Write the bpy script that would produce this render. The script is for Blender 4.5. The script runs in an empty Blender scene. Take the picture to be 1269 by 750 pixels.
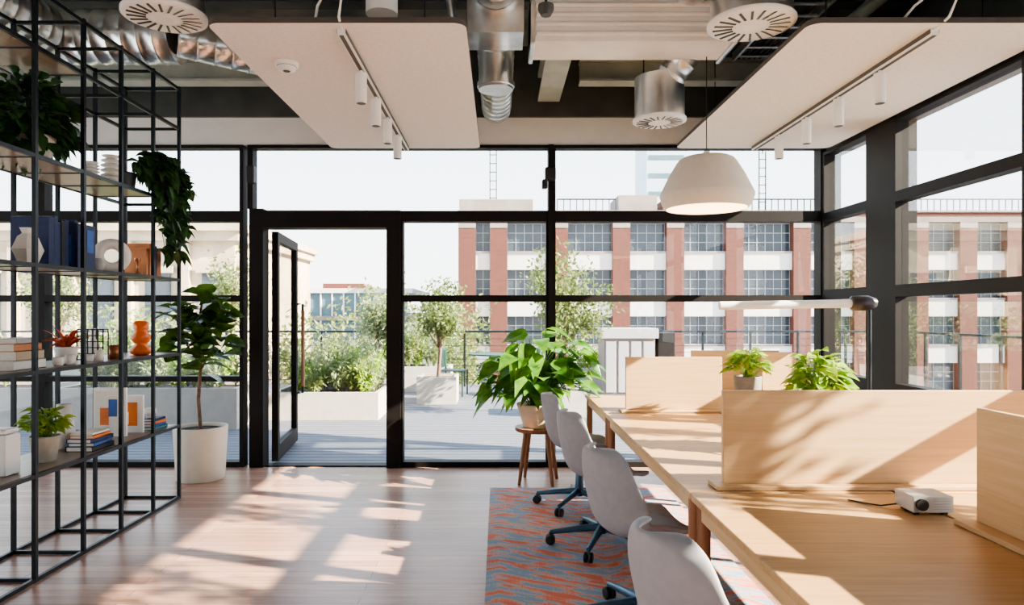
import bpy, math, random
from mathutils import Vector, Matrix
random.seed(7)
R=random.random
def U(a,b): return a+(b-a)*random.random()

# ------------------------------------------------------------ materials
MATS={}
def nt(name):
    m=bpy.data.materials.new(name); m.use_nodes=True
    n=m.node_tree; b=n.nodes.get('Principled BSDF')
    return m,n,b
def mat(name,col,rough=0.5,metal=0.0,noise=0.0,scale=8.0,bump=0.0,stretch=(1,1,1),emit=0.0,spec=0.5,col2=None):
    if name in MATS: return MATS[name]
    m,n,b=nt(name)
    b.inputs['Roughness'].default_value=rough
    b.inputs['Metallic'].default_value=metal
    b.inputs['Specular IOR Level'].default_value=spec
    c=(col[0],col[1],col[2],1)
    if noise>0 or bump>0 or col2:
        tc=n.nodes.new('ShaderNodeTexCoord'); mp=n.nodes.new('ShaderNodeMapping')
        mp.inputs['Scale'].default_value=stretch
        ns=n.nodes.new('ShaderNodeTexNoise'); ns.inputs['Scale'].default_value=scale; ns.inputs['Detail'].default_value=5
        n.links.new(tc.outputs['Object'],mp.inputs[0]); n.links.new(mp.outputs[0],ns.inputs[0])
        rp=n.nodes.new('ShaderNodeValToRGB')
        lo=col2 if col2 else tuple(x*(1-noise) for x in col)
        hi=tuple(min(1,x*(1+noise*0.6)) for x in col)
        rp.color_ramp.elements[0].position=0.3; rp.color_ramp.elements[0].color=(*lo,1)
        rp.color_ramp.elements[1].position=0.7; rp.color_ramp.elements[1].color=(*hi,1)
        n.links.new(ns.outputs['Fac'],rp.inputs[0]); n.links.new(rp.outputs[0],b.inputs['Base Color'])
        if bump>0:
            bp=n.nodes.new('ShaderNodeBump'); bp.inputs['Strength'].default_value=bump; bp.inputs['Distance'].default_value=0.01
            n.links.new(ns.outputs['Fac'],bp.inputs['Height']); n.links.new(bp.outputs[0],b.inputs['Normal'])
    else: b.inputs['Base Color'].default_value=c
    if emit>0:
        b.inputs['Emission Color'].default_value=c; b.inputs['Emission Strength'].default_value=emit
    MATS[name]=m; return m

def leafmat(name,c1,c2,trans=0.4,rough=0.4):
    m=bpy.data.materials.new(name); m.use_nodes=True; n=m.node_tree; n.nodes.clear()
    o=n.nodes.new('ShaderNodeOutputMaterial'); b=n.nodes.new('ShaderNodeBsdfPrincipled'); t=n.nodes.new('ShaderNodeBsdfTranslucent')
    mx=n.nodes.new('ShaderNodeMixShader'); mx.inputs[0].default_value=trans
    tc=n.nodes.new('ShaderNodeTexCoord'); ns=n.nodes.new('ShaderNodeTexNoise'); ns.inputs['Scale'].default_value=9
    rp=n.nodes.new('ShaderNodeValToRGB')
    rp.color_ramp.elements[0].position=.35; rp.color_ramp.elements[0].color=(*c1,1)
    rp.color_ramp.elements[1].position=.65; rp.color_ramp.elements[1].color=(*c2,1)
    n.links.new(tc.outputs['Object'],ns.inputs[0]); n.links.new(ns.outputs['Fac'],rp.inputs[0])
    n.links.new(rp.outputs[0],b.inputs['Base Color']); n.links.new(rp.outputs[0],t.inputs['Color'])
    b.inputs['Roughness'].default_value=rough
    n.links.new(b.outputs[0],mx.inputs[1]); n.links.new(t.outputs[0],mx.inputs[2]); n.links.new(mx.outputs[0],o.inputs[0])
    return m

def glassmat(name,tint,refl=0.03):
    m=bpy.data.materials.new(name); m.use_nodes=True; n=m.node_tree; n.nodes.clear()
    o=n.nodes.new('ShaderNodeOutputMaterial'); t=n.nodes.new('ShaderNodeBsdfTransparent'); g=n.nodes.new('ShaderNodeBsdfGlossy')
    t.inputs[0].default_value=(*tint,1); g.inputs['Roughness'].default_value=0.0
    lw=n.nodes.new('ShaderNodeLayerWeight'); lw.inputs[0].default_value=0.3
    ma=n.nodes.new('ShaderNodeMath'); ma.operation='MULTIPLY_ADD'; ma.inputs[1].default_value=0.25; ma.inputs[2].default_value=refl*0.5
    mx=n.nodes.new('ShaderNodeMixShader')
    n.links.new(lw.outputs['Fresnel'],ma.inputs[0]); n.links.new(ma.outputs[0],mx.inputs[0])
    n.links.new(t.outputs[0],mx.inputs[1]); n.links.new(g.outputs[0],mx.inputs[2]); n.links.new(mx.outputs[0],o.inputs[0])
    return m

def floor_mat():
    m,n,b=nt('oak_boards')
    tc=n.nodes.new('ShaderNodeTexCoord')
    br=n.nodes.new('ShaderNodeTexBrick'); br.inputs['Scale'].default_value=1.0
    br.inputs['Brick Width'].default_value=1.9; br.inputs['Row Height'].default_value=0.085; br.inputs['Mortar Size'].default_value=0.002
    br.offset=0.37
    br.inputs['Color1'].default_value=(0.54,0.325,0.235,1); br.inputs['Color2'].default_value=(0.35,0.19,0.135,1); br.inputs['Mortar'].default_value=(0.13,0.07,0.05,1)
    n.links.new(tc.outputs['Object'],br.inputs[0])
    mp=n.nodes.new('ShaderNodeMapping'); mp.inputs['Scale'].default_value=(1.2,14,1)
    ns=n.nodes.new('ShaderNodeTexNoise'); ns.inputs['Scale'].default_value=3; ns.inputs['Detail'].default_value=6
    n.links.new(tc.outputs['Object'],mp.inputs[0]); n.links.new(mp.outputs[0],ns.inputs[0])
    mx=n.nodes.new('ShaderNodeMixRGB'); mx.blend_type='OVERLAY'; mx.inputs[0].default_value=0.45
    n.links.new(br.outputs[0],mx.inputs[1]); n.links.new(ns.outputs['Fac'],mx.inputs[2]); n.links.new(mx.outputs[0],b.inputs['Base Color'])
    b.inputs['Roughness'].default_value=0.30
    b.inputs['Specular IOR Level'].default_value=.40
    return m

def wood_mat(name,c1,c2,axis='x',rough=0.45):
    m,n,b=nt(name)
    tc=n.nodes.new('ShaderNodeTexCoord'); mp=n.nodes.new('ShaderNodeMapping')
    mp.inputs['Scale'].default_value={'x':(0.5,9,9),'y':(9,0.5,9),'z':(9,9,0.5)}[axis]
    w=n.nodes.new('ShaderNodeTexNoise'); w.inputs['Scale'].default_value=6; w.inputs['Detail'].default_value=7; w.inputs['Distortion'].default_value=.6
    rp=n.nodes.new('ShaderNodeValToRGB')
    rp.color_ramp.elements[0].position=.3; rp.color_ramp.elements[0].color=(*c2,1)
    rp.color_ramp.elements[1].position=.62; rp.color_ramp.elements[1].color=(*c1,1)
    n.links.new(tc.outputs['Object'],mp.inputs[0]); n.links.new(mp.outputs[0],w.inputs[0]); n.links.new(w.outputs['Fac'],rp.inputs[0]); n.links.new(rp.outputs[0],b.inputs['Base Color'])
    b.inputs['Roughness'].default_value=rough
    return m

def rug_mat():
    m,n,b=nt('ikat_weave')
    tc=n.nodes.new('ShaderNodeTexCoord')
    sep=n.nodes.new('ShaderNodeSeparateXYZ'); n.links.new(tc.outputs['Object'],sep.inputs[0])
    pp=n.nodes.new('ShaderNodeMath'); pp.operation='PINGPONG'; pp.inputs[1].default_value=0.62
    n.links.new(sep.outputs['X'],pp.inputs[0])
    a=n.nodes.new('ShaderNodeMath'); a.operation='MULTIPLY_ADD'; a.inputs[1].default_value=0.5
    n.links.new(pp.outputs[0],a.inputs[0]); n.links.new(sep.outputs['Y'],a.inputs[2])
    cb=n.nodes.new('ShaderNodeCombineXYZ'); n.links.new(sep.outputs['X'],cb.inputs[0]); n.links.new(a.outputs[0],cb.inputs[1])
    mp=n.nodes.new('ShaderNodeMapping'); mp.inputs['Scale'].default_value=(3.2,12,1)
    ns=n.nodes.new('ShaderNodeTexNoise'); ns.inputs['Scale'].default_value=1.5; ns.inputs['Detail'].default_value=2.5; ns.inputs['Distortion'].default_value=.2
    n.links.new(cb.outputs[0],mp.inputs[0]); n.links.new(mp.outputs[0],ns.inputs[0])
    mp2=n.nodes.new('ShaderNodeMapping'); mp2.inputs['Scale'].default_value=(45,4,1)
    n3=n.nodes.new('ShaderNodeTexNoise'); n3.inputs['Scale'].default_value=2
    n.links.new(tc.outputs['Object'],mp2.inputs[0]); n.links.new(mp2.outputs[0],n3.inputs[0])
    a2=n.nodes.new('ShaderNodeMath'); a2.operation='MULTIPLY_ADD'; a2.inputs[1].default_value=0.2
    n.links.new(n3.outputs['Fac'],a2.inputs[0]); n.links.new(ns.outputs['Fac'],a2.inputs[2])
    rp=n.nodes.new('ShaderNodeValToRGB')
    e=rp.color_ramp.elements; e[0].position=0; e[0].color=(.24,.36,.50,1); e[1].position=1; e[1].color=(.74,.26,.18,1)
    for p,c in ((.54,(.30,.42,.55)),(.59,(.50,.52,.56)),(.615,(.68,.44,.40)),(.64,(.80,.33,.25)),(.73,(.73,.22,.15))):
        x=e.new(p); x.color=(*c,1)
    n.links.new(a2.outputs[0],rp.inputs[0]); n.links.new(rp.outputs[0],b.inputs['Base Color'])
    b.inputs['Roughness'].default_value=.95
    n2=n.nodes.new('ShaderNodeTexNoise'); n2.inputs['Scale'].default_value=180
    n.links.new(tc.outputs['Object'],n2.inputs[0])
    bp=n.nodes.new('ShaderNodeBump'); bp.inputs['Strength'].default_value=.5; bp.inputs['Distance'].default_value=.004
    n.links.new(n2.outputs['Fac'],bp.inputs['Height']); n.links.new(bp.outputs[0],b.inputs['Normal'])
    return m

def brick_mat(name,c1,c2,mo,bw=.23,rh=.075,rot=True):
    m,n,b=nt(name)
    tc=n.nodes.new('ShaderNodeTexCoord'); mp=n.nodes.new('ShaderNodeMapping')
    if rot: mp.inputs['Rotation'].default_value=(math.radians(-90),0,0)
    br=n.nodes.new('ShaderNodeTexBrick'); br.inputs['Scale'].default_value=1
    br.inputs['Brick Width'].default_value=bw; br.inputs['Row Height'].default_value=rh; br.inputs['Mortar Size'].default_value=.008
    br.inputs['Color1'].default_value=(*c1,1); br.inputs['Color2'].default_value=(*c2,1); br.inputs['Mortar'].default_value=(*mo,1)
    n.links.new(tc.outputs['Object'],mp.inputs[0]); n.links.new(mp.outputs[0],br.inputs[0]); n.links.new(br.outputs[0],b.inputs['Base Color'])
    b.inputs['Roughness'].default_value=.85
    return m

FLOOR=floor_mat()
DESKW=wood_mat('ash_veneer',(0.58,0.35,0.165),(0.47,0.27,0.115),'x')
DIVW=wood_mat('ash_panel',(0.66,0.44,0.24),(0.58,0.37,0.185),'x',.5)
DIVY=wood_mat('ash_panel_long',(0.66,0.44,0.24),(0.58,0.37,0.185),'y',.5)
LEGW=wood_mat('walnut_leg',(0.34,0.15,0.07),(0.22,0.09,0.04),'z')
SHELFW=wood_mat('shelf_board',(0.24,0.16,0.11),(0.15,0.10,0.07),'y',.3)
RUG=rug_mat()
BRICK=brick_mat('red_brick',(.135,.035,.019),(.09,.023,.013),(.11,.065,.05))
GLASS=glassmat('clear_glass',(0.97,0.985,0.985))
DARK=mat('dark_frame',(.010,.0075,.007),.6,noise=.3,scale=3,spec=.25)
STEEL=mat('black_steel',(.010,.016,.022),.4,metal=.3,noise=.3,scale=20)
CEIL=mat('ceiling_slab',(.32,.325,.29),.6,noise=.5,scale=2,bump=.2)
BEAM=mat('ceiling_beam',(.07,.075,.07),.45,noise=.3,scale=4)
GBEAM=mat('green_beam',(.44,.48,.42),.5,noise=.25,scale=4)
PANEL=mat('acoustic_felt',(.84,.80,.76),.85,noise=.06,scale=40)
EDGE=mat('panel_edge',(.10,.09,.08),.6,noise=.1,scale=20)
BULK=mat('bulkhead_grey',(.80,.78,.75),.7,noise=.05,scale=6)
WHITE=mat('white_metal',(.84,.84,.82),.4,noise=.03,scale=10)
TRACK=mat('track_grey',(.42,.41,.40),.4,noise=.05,scale=10)
WALLW=mat('wall_paint',(.88,.86,.82),.8,noise=.03,scale=5)
GALV=mat('galvanised_steel',(.80,.82,.82),.28,metal=1.0,noise=.3,scale=5,bump=.15)
FOIL=mat('foil_duct',(.84,.85,.86),.32,metal=1.0,noise=.15,scale=14,bump=.5)
DUCTW=mat('painted_duct',(.88,.86,.83),.45,noise=.08,scale=5)
SHELL=mat('chair_shell',(.34,.35,.38),.6,noise=.06,scale=30)
SEATP=mat('chair_pad',(.24,.25,.28),.9,noise=.12,scale=60,bump=.2)
BASE=mat('chair_base',(.08,.17,.26),.35,metal=.7,noise=.2,scale=10)
RUBBER=mat('black_rubber',(.02,.02,.022),.5,noise=.2,scale=10)
POTW=mat('cream_pot',(.74,.69,.60),.6,noise=.05,scale=12)
POTT=mat('tan_pot',(.74,.58,.42),.6,noise=.1,scale=12)
SOIL=mat('soil',(.05,.03,.02),.95,noise=.5,scale=40,bump=.6)
BARK=mat('bark',(.20,.12,.08),.85,noise=.4,scale=30,bump=.5)
FIG=leafmat('fig_leaf',(.03,.07,.015),(.13,.23,.04),.35,.25)
PHIL=leafmat('broad_leaf',(.05,.17,.02),(.19,.37,.05),.45,.28)
LIME=leafmat('lime_leaf',(.18,.34,.03),(.44,.57,.10),.45,.4)
DKLEAF=leafmat('dark_leaf',(.014,.045,.015),(.07,.16,.045),.3,.35)
OLIVE=leafmat('olive_leaf',(.11,.16,.035),(.30,.35,.13),.45,.5)
SAGE=leafmat('sage_leaf',(.18,.24,.11),(.40,.45,.26),.4,.6)
RED=leafmat('red_leaf',(.45,.05,.03),(.65,.15,.05),.3,.4)
NAVY=mat('navy_cloth',(.02,.035,.11),.6,noise=.2,scale=40)
ORANGE=mat('orange_print',(.75,.20,.03),.5,noise=.2,scale=10)
BLUE=mat('blue_print',(.03,.10,.35),.5,noise=.2,scale=20)
TEAL=mat('teal_cover',(.05,.25,.28),.5,noise=.2,scale=20)
COPPER=mat('copper_block',(.45,.18,.08),.35,metal=.6,noise=.2,scale=10)
PAPER=mat('paper',(.80,.77,.70),.8,noise=.06,scale=50)
STONEW=mat('white_ceramic',(.82,.78,.72),.5,noise=.05,scale=20)
SHADE=mat('lamp_shade',(.74,.67,.57),.75,noise=.03,scale=20)
PROJ=mat('projector_grey',(.55,.55,.54),.5,noise=.04,scale=20)
ORGL=mat('orange_glass',(.90,.17,.01),.12,noise=.1,scale=5)
CONC=mat('white_render',(.66,.62,.57),.85,noise=.1,scale=.6)
CONC2=mat('stone_trim',(.27,.22,.195),.85,noise=.2,scale=.8)
WGL=mat('factory_glass',(.02,.027,.033),.15,noise=.6,scale=.35,col2=(.05,.065,.08))
MUNT=mat('window_muntin',(.27,.28,.28),.5)
DECK=mat('terrace_decking',(.15,.155,.18),.65,noise=.25,scale=4,stretch=(1,8,1))
PLANT=mat('planter_stone',(.50,.46,.41),.8,noise=.1,scale=8)
ASPH=mat('street_asphalt',(.30,.30,.32),.9,noise=.2,scale=.3)
SAND=mat('sandstone',(.50,.41,.29),.85,noise=.25,scale=.8)
PALE=mat('pale_tower',(.50,.58,.65),.4,noise=.08,scale=.1)
TEALG=mat('teal_glazing',(.10,.17,.19),.3,noise=.2,scale=.5)
GREENM=mat('green_metal',(.015,.06,.045),.5,noise=.2,scale=10)

# ------------------------------------------------------------ mesh builder
class B:
    def __init__(s,name): s.name=name; s.v=[]; s.f=[]; s.mi=[]; s.sm=[]; s.m=[]
    def idx(s,m):
        if m not in s.m: s.m.append(m)
        return s.m.index(m)
    def add(s,vs,fs,m,smooth=False,M=None):
        o=len(s.v); i=s.idx(m)
        for p in vs:
            p=Vector(p)
            if M is not None: p=M@p
            s.v.append(p)
        for f in fs: s.f.append([a+o for a in f]); s.mi.append(i); s.sm.append(smooth)
    def box(s,m,x0,x1,y0,y1,z0,z1,M=None):
        vs=[(x0,y0,z0),(x1,y0,z0),(x1,y1,z0),(x0,y1,z0),(x0,y0,z1),(x1,y0,z1),(x1,y1,z1),(x0,y1,z1)]
        s.add(vs,[(0,3,2,1),(4,5,6,7),(0,1,5,4),(1,2,6,5),(2,3,7,6),(3,0,4,7)],m,False,M)
    def lathe(s,m,prof,c=(0,0,0),seg=28,M=None,smooth=True,capb=True,capt=True,rx=1,ry=1):
        vs=[];fs=[]
        for r,z in prof:
            for k in range(seg):
                a=2*math.pi*k/seg; vs.append((c[0]+r*rx*math.cos(a),c[1]+r*ry*math.sin(a),c[2]+z))
        for i in range(len(prof)-1):
            for k in range(seg):
                k2=(k+1)%seg; fs.append((i*seg+k,i*seg+k2,(i+1)*seg+k2,(i+1)*seg+k))
        s.add(vs,fs,m,smooth,M)
        n=len(prof)
        if capb: s.add(vs[:seg],[tuple(reversed(range(seg)))],m,False,M)
        if capt: s.add(vs[(n-1)*seg:],[tuple(range(seg))],m,False,M)
    def tube(s,m,pts,r,seg=10,M=None,cap=True):
        pts=[Vector(p) for p in pts]; n=len(pts)
        rs=r if isinstance(r,(list,tuple)) else [r]*n
        vs=[];fs=[]
        up=None
        for i,p in enumerate(pts):
            d=(pts[min(i+1,n-1)]-pts[max(i-1,0)]).normalized()
            if up is None:
                up=Vector((0,0,1)) if abs(d.z)<.9 else Vector((1,0,0))
            a=d.cross(up)
            if a.length<1e-4: a=d.cross(Vector((0,1,0)))
            a.normalize(); b=a.cross(d).normalized(); up=b
            for k in range(seg):
                t=2*math.pi*k/seg; vs.append(p+(a*math.cos(t)+b*math.sin(t))*rs[i])
        for i in range(n-1):
            for k in range(seg):
                k2=(k+1)%seg; fs.append((i*seg+k,i*seg+k2,(i+1)*seg+k2,(i+1)*seg+k))
        s.add(vs,fs,m,True,M)
        if cap:
            s.add(vs[:seg],[tuple(range(seg))],m,False,M); s.add(vs[-seg:],[tuple(reversed(range(seg)))],m,False,M)
    def leaf(s,m,base,d,L,W,droop=.3,fold=.18,n=5,shape='oval'):
        d=Vector(d).normalized(); base=Vector(base)
        side=d.cross(Vector((0,0,1)))
        if side.length<.05: side=Vector((U(-1,1),U(-1,1),0))
        side.normalize(); nor=side.cross(d).normalized()
        M=Matrix.Rotation(U(-.6,.6),3,d); side=M@side; nor=M@nor
        vs=[];fs=[]
        ex={'oval':.8,'heart':.55,'fid':1.25}.get(shape,.8)
        for i in range(n+1):
            t=i/n
            w=W*.5*math.sin(math.pi*min(1,max(0,t**ex)))
            if i in(0,n): w=W*.02
            c=base+d*L*t+Vector((0,0,-1))*droop*L*t*t
            vs+= [c-side*w+nor*w*fold*2,c,c+side*w+nor*w*fold*2]
        for i in range(n):
            a=i*3; fs+=[(a,a+1,a+4,a+3),(a+1,a+2,a+5,a+4)]
        s.add(vs,fs,m,True)
    def minileaf(s,m,p,L,W):
        d=Vector((U(-1,1),U(-1,1),U(-1,1))).normalized(); q=d.cross(Vector((U(-1,1),U(-1,1),U(-1,1)))).normalized()
        p=Vector(p)
        s.add([p,p+d*L*.5+q*W,p+d*L,p+d*L*.5-q*W],[(0,1,2,3)],m,False)
    def done(s,bevel=0,solid=0,sub=0,parent=None):
        me=bpy.data.meshes.new(s.name); me.from_pydata([tuple(p) for p in s.v],[],s.f)
        for m in s.m: me.materials.append(m)
        for p,i,sm in zip(me.polygons,s.mi,s.sm): p.material_index=i; p.use_smooth=sm
        me.update()
        o=bpy.data.objects.new(s.name,me); bpy.context.scene.collection.objects.link(o)
        if solid:
            q=o.modifiers.new('solid','SOLIDIFY'); q.thickness=solid; q.offset=0
        if sub:
            q=o.modifiers.new('sub','SUBSURF'); q.levels=sub; q.render_levels=sub
        if bevel:
            q=o.modifiers.new('bev','BEVEL'); q.width=bevel; q.segments=2; q.limit_method='ANGLE'; q.angle_limit=math.radians(50)
        if parent: o.parent=parent
        return o

D=6.46   # depth of the glazed end wall
XR=3.07  # right wall
XL=-7.0
YB=-4.0
CZ=3.949
# ------------------------------------------------------------ room shell
b=B('floor'); b.box(FLOOR,XL,XR+.1,YB,D+.05,-.12,0); b.done()
b=B('ceiling'); b.box(CEIL,XL-.1,XR+.25,YB-.1,D+.25,3.95,4.15)
for y in (-2.5,-.6,1.4,3.3,5.1): b.box(BEAM,XL,XR,y,y+.14,3.78,3.95)
for x in (-5.2,2.0): b.box(BEAM,x,x+.14,YB,D,3.78,3.95)
b.done()
b=B('wall_rear'); b.box(WALLW,XL,XR+.1,YB-.12,YB,0,3.95); b.done()

b=B('wall_back')
b.box(BEAM,XL,XR+.1,D-.06,D+.2,3.29,3.95)
b.box(BULK,XL,XR,D-.03,D+.14,3.03,3.29)
b.done()

def bay(name,x0,x1,hs,z0,z1,fw=.05,d0=-.05,d1=.07,axis='x',pos=D):
    b=B(name)
    def bx(m,a0,a1,c0,c1,e0,e1):
        if axis=='x': b.box(m,a0,a1,pos+c0,pos+c1,e0,e1)
        else: b.box(m,pos+c0,pos+c1,a0,a1,e0,e1)
    bx(DARK,x0,x0+fw,d0,d1,z0,z1); bx(DARK,x1-fw,x1,d0,d1,z0,z1)
    bx(DARK,x0+fw,x1-fw,d0,d1,z1-.03,z1); bx(DARK,x0+fw,x1-fw,d0,d1,z0,z0+.05)
    for h,t in hs:
        bx(DARK,x0+fw,x1-fw,d0,d1,h-t/2,h+t/2)
    zs=sorted([z0+.05]+[q for h,t in hs for q in (h-t/2,h+t/2)]+[z1-.03])
    for i in range(0,len(zs),2):
        bx(GLASS,x0+fw,x1-fw,.008,.012,zs[i],zs[i+1])
    return b
Z1=3.03
bay('window_1',-7.0,-4.3,[(.83,.05),(1.587,.06),(2.36,.10)],0,Z1).done()
bay('window_2',-4.3,-2.40,[(.83,.05),(1.587,.06),(2.36,.10)],0,Z1,.035).done()
# door portal
b=B('door_frame')
b.box(DARK,-2.34,-2.21,D-.06,D+.1,0,2.43)
b.box(DARK,-2.36,-2.31,D-.05,D+.07,2.43,Z1)
b.box(GLASS,-2.40,-2.34,D+.008,D+.012,0,2.43)
b.box(DARK,-1.05,-.92,D-.08,D+.12,0,2.41)
b.box(DARK,-2.21,-1.05,D-.08,D+.12,2.25,2.41)
b.box(DARK,-2.31,.465,D-.05,D+.07,Z1-.03,Z1)
b.box(GLASS,-2.31,.465,D+.008,D+.012,2.41,Z1-.03)
b.box(DARK,-2.21,-1.05,D-.03,D+.1,-.02,.012)
b.done()
bay('window_3',-.92,.465,[(1.587,.06)],0,2.41,.02).done()
b=B('trim_2'); b.box(DARK,-.92,.465,D-.055,D+.075,2.31,2.41); b.box(DARK,.465,.515,D-.07,D+.08,0,Z1); b.done()
bay('window_4',.515,XR,[(1.587,.06),(2.36,.10)],0,Z1,.02).done()

# open glazed door leaf (hinged left, swung outwards)
b=B('door_1')
W=1.13;H=2.24
b.box(DARK,0,.09,-.03,.03,.01,H); b.box(DARK,W-.09,W,-.03,.03,.01,H)
b.box(DARK,.09,W-.09,-.03,.03,.01,.16); b.box(DARK,.09,W-.09,-.03,.03,H-.09,H)
b.box(GLASS,.09,W-.09,-.004,.004,.16,H-.09)
b.tube(STEEL,[(W-.045,-.03,.55),(W-.045,-.09,.55),(W-.045,-.09,1.55),(W-.045,-.03,1.55)],.014)
b.tube(LEGW,[(W-.045,-.092,.62),(W-.045,-.092,1.48)],.02)
o=b.done(); o.location=(-2.17,D+.16,0); o.rotation_euler=(0,0,math.radians(97))

# right wall
b=B('wall_right')
b.box(BEAM,XR,XR+.2,YB,D+.1,2.95,3.95)
b.box(DARK,XR-.03,XR+.16,YB,D+.05,0,.86)
b.box(DARK,XR-.04,XR+.16,5.27,5.58,.0,2.99)
b.done()
RH=[(1.62,.09),(2.34,.08)]
edges=[(5.58,6.41),(3.90,5.27),(2.55,3.90),(1.2,2.55),(-.15,1.2),(-1.5,-.15),(-2.9,-1.5)]
for i,(a,c) in enumerate(edges):
    bay('window_%d'%(5+i),a,c,RH,.86,2.95,.055,-.04,.06,'y',XR).done()
b=B('trim_1'); b.box(DARK,XR-.05,XR+.14,D-.06,D+.08,0,3.03); b.box(DARK,XR-.02,XR+.14,YB,-2.9,.86,2.95); b.done()
# left wall
bay('window_12',YB,D-.1,[(1.587,.06),(2.366,.1)],0,Z1,.06,-.05,.07,'y',XL).done()
b=B('wall_left'); b.box(BEAM,XL-.1,XL,YB,D,3.03,3.95); b.done()

# ------------------------------------------------------------ ceiling rafts
def raft(name,x0,x1,y0,y1,z,r=.07):
    b=B(name); pts=[]
    for cx,cy,a0 in ((x1-r,y1-r,0),(x0+r,y1-r,90),(x0+r,y0+r,180),(x1-r,y0+r,270)):
        for k in range(9):
            a=math.radians(a0+k*90/8); pts.append((cx+r*math.cos(a),cy+r*math.sin(a)))
    n=len(pts); vs=[(p[0],p[1],z) for p in pts]+[(p[0],p[1],z+.03) for p in pts]
    b.add(vs,[tuple(reversed(range(n))),tuple(range(n,2*n))],PANEL)
    b.add(vs,[(i,(i+1)%n,n+(i+1)%n,n+i) for i in range(n)],EDGE)
    for hx in (x0+.25,x1-.25):
        for hy in (y0+.35,y1-.35): b.tube(STEEL,[(hx,hy,z+.03),(hx,hy,CZ)],.004,6)
    b.done()
raft('acoustic_panel',-1.52,-.17,3.53,6.22,2.95)
raft('acoustic_panel',1.61,3.0,3.53,6.22,2.95)

def track(x,spots,xd):
    b=B('track_light')
    b.box(WHITE,x-.022,x+.022,3.6,6.15,2.915,2.949)
    b.box(EDGE,x-.011,x+.011,3.6,6.15,2.9125,2.915)
    b.box(EDGE,x-.0235,x-.022,3.6,6.15,2.925,2.949); b.box(EDGE,x+.022,x+.0235,3.6,6.15,2.925,2.949)
    b.tube(WHITE,[(x,3.62,2.937),(x+.01*xd,3.50,2.97),(x+.03*xd,3.47,3.05),(x-.05*xd,3.50,3.12),(x-.12*xd,3.58,3.06),(x-.16*xd,3.66,2.99)],.007,8)
    for y in spots:
        b.lathe(WHITE,[(.034,0),(.034,.18)],(x,y,2.715),20)
        b.lathe(BEAM,[(.028,-.001),(.026,.0)],(x,y,2.715),20)
        b.tube(WHITE,[(x,y,2.89),(x,y,2.92)],.01,8)
    b.done()
track(-.83,[4.12,4.62,5.1,5.6],1); track(2.30,[4.12,4.62,5.1,5.6],1)
b=B('smoke_detector'); b.lathe(WHITE,[(.025,-.05),(.05,-.045),(.055,-.025),(.07,-.02),(.07,0)],(-1.27,4.09,2.949))
b.lathe(EDGE,[(.056,-.026),(.060,-.0215)],(-1.27,4.09,2.949),capb=False,capt=False); b.lathe(EDGE,[(.02,-.052),(.022,-.05)],(-1.27,4.09,2.949)); b.done()

# ducts
def spiral(b,m,pts,r,seg=24):
    pts=[Vector(p) for p in pts]; out=[];rs=[]
    for i in range(len(pts)-1):
        L=(pts[i+1]-pts[i]).length; k=max(2,int(L/.11))
        for j in range(k):
            p=pts[i].lerp(pts[i+1],j/k); q=pts[i].lerp(pts[i+1],(j+.12)/k)
            w=pts[i].lerp(pts[i+1],(j+.06)/k)
            out+=[p,w,q]; rs+=[r,r+.006,r]
    out.append(pts[-1]); rs.append(r)
    b.tube(m,out,rs,seg)
b=B('spiral_duct'); spiral(b,GALV,[(-6.8,5.0,3.47),(-2.35,5.0,3.47)],.19)
for x in (-5,-4,-2.6): b.tube(STEEL,[(x,5.0,3.65),(x,5.0,CZ)],.006,6)
spiral(b,GALV,[(-3.25,-1,3.42),(-3.25,4.9,3.45)],.19)
for y in (1,3,4.4): b.tube(STEEL,[(-3.25,y,3.6),(-3.25,y,CZ)],.006,6)
spiral(b,GALV,[(-2.35,5.0,3.47),(-1.7,5.35,3.42),(-.6,5.6,3.42)],.14)
b.done()
b=B('branch_duct'); spiral(b,GALV,[(-.02,2.2,3.6),(-.02,4.3,3.5)],.14)
b.box(GALV,-.20,.16,4.3,4.6,3.22,3.62); spiral(b,GALV,[(-.02,4.6,3.35),(-.02,5.2,3.3),(-.02,6.2,3.3)],.13)
b.lathe(GALV,[(.12,0),(.12,.35)],(-.02,4.75,3.0),24); b.lathe(GALV,[(.13,.02),(.13,.05)],(-.02,4.75,3.0),24)
b.done(.006)
b=B('rectangular_duct')
b.box(DUCTW,.2,1.5,4.3,4.62,3.16,3.44)
for x in (.2,1.47): b.box(GALV,x,x+.03,4.28,4.64,3.14,3.46)
for z in (3.21,3.27,3.33,3.39): b.tube(DUCTW,[(.24,4.295,z),(1.46,4.295,z)],.017,8)
b.box(DUCTW,.1,1.15,3.75,4.05,3.46,3.62)
b.tube(GALV,[(.2,4.2,3.5),(2.9,4.2,3.5)],.035,12)
b.done(.008)

def diffuser(x,y,z,r,h=.25):
    b=B('air_diffuser')
    b.lathe(GALV,[(r*.93,0.01),(r*.93,h)],(x,y,z),32)
    b.lathe(WHITE,[(r*.35,-.012),(r*.9,-.012),(r,-.004),(r,.012)],(x,y,z),40,capb=False)
    b.lathe(WHITE,[(r*.2,-.02),(r*.35,-.012)],(x,y,z),32)
    for k in range(20):
        a=2*math.pi*k/20; M=Matrix.Translation((x,y,z-.0145))@Matrix.Rotation(a,4,'Z')@Matrix.Rotation(.25,4,'X')
        b.box(BEAM,r*.42,r*.86,-r*.028,r*.028,-.001,.001,M)
    b.tube(STEEL,[(x-r*.6,y,z+h),(x-r*.6,y,CZ)],.005,6); b.tube(STEEL,[(x+r*.6,y,z+h),(x+r*.6,y,CZ)],.005,6)
    return b
b=diffuser(-1.79,3.66,3.04,.215,.3); spiral(b,FOIL,[(-1.79,3.66,3.3),(-1.9,3.75,3.5),(-2.3,4.0,3.62),(-2.9,4.0,3.5)],.1,16); b.done()
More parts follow.
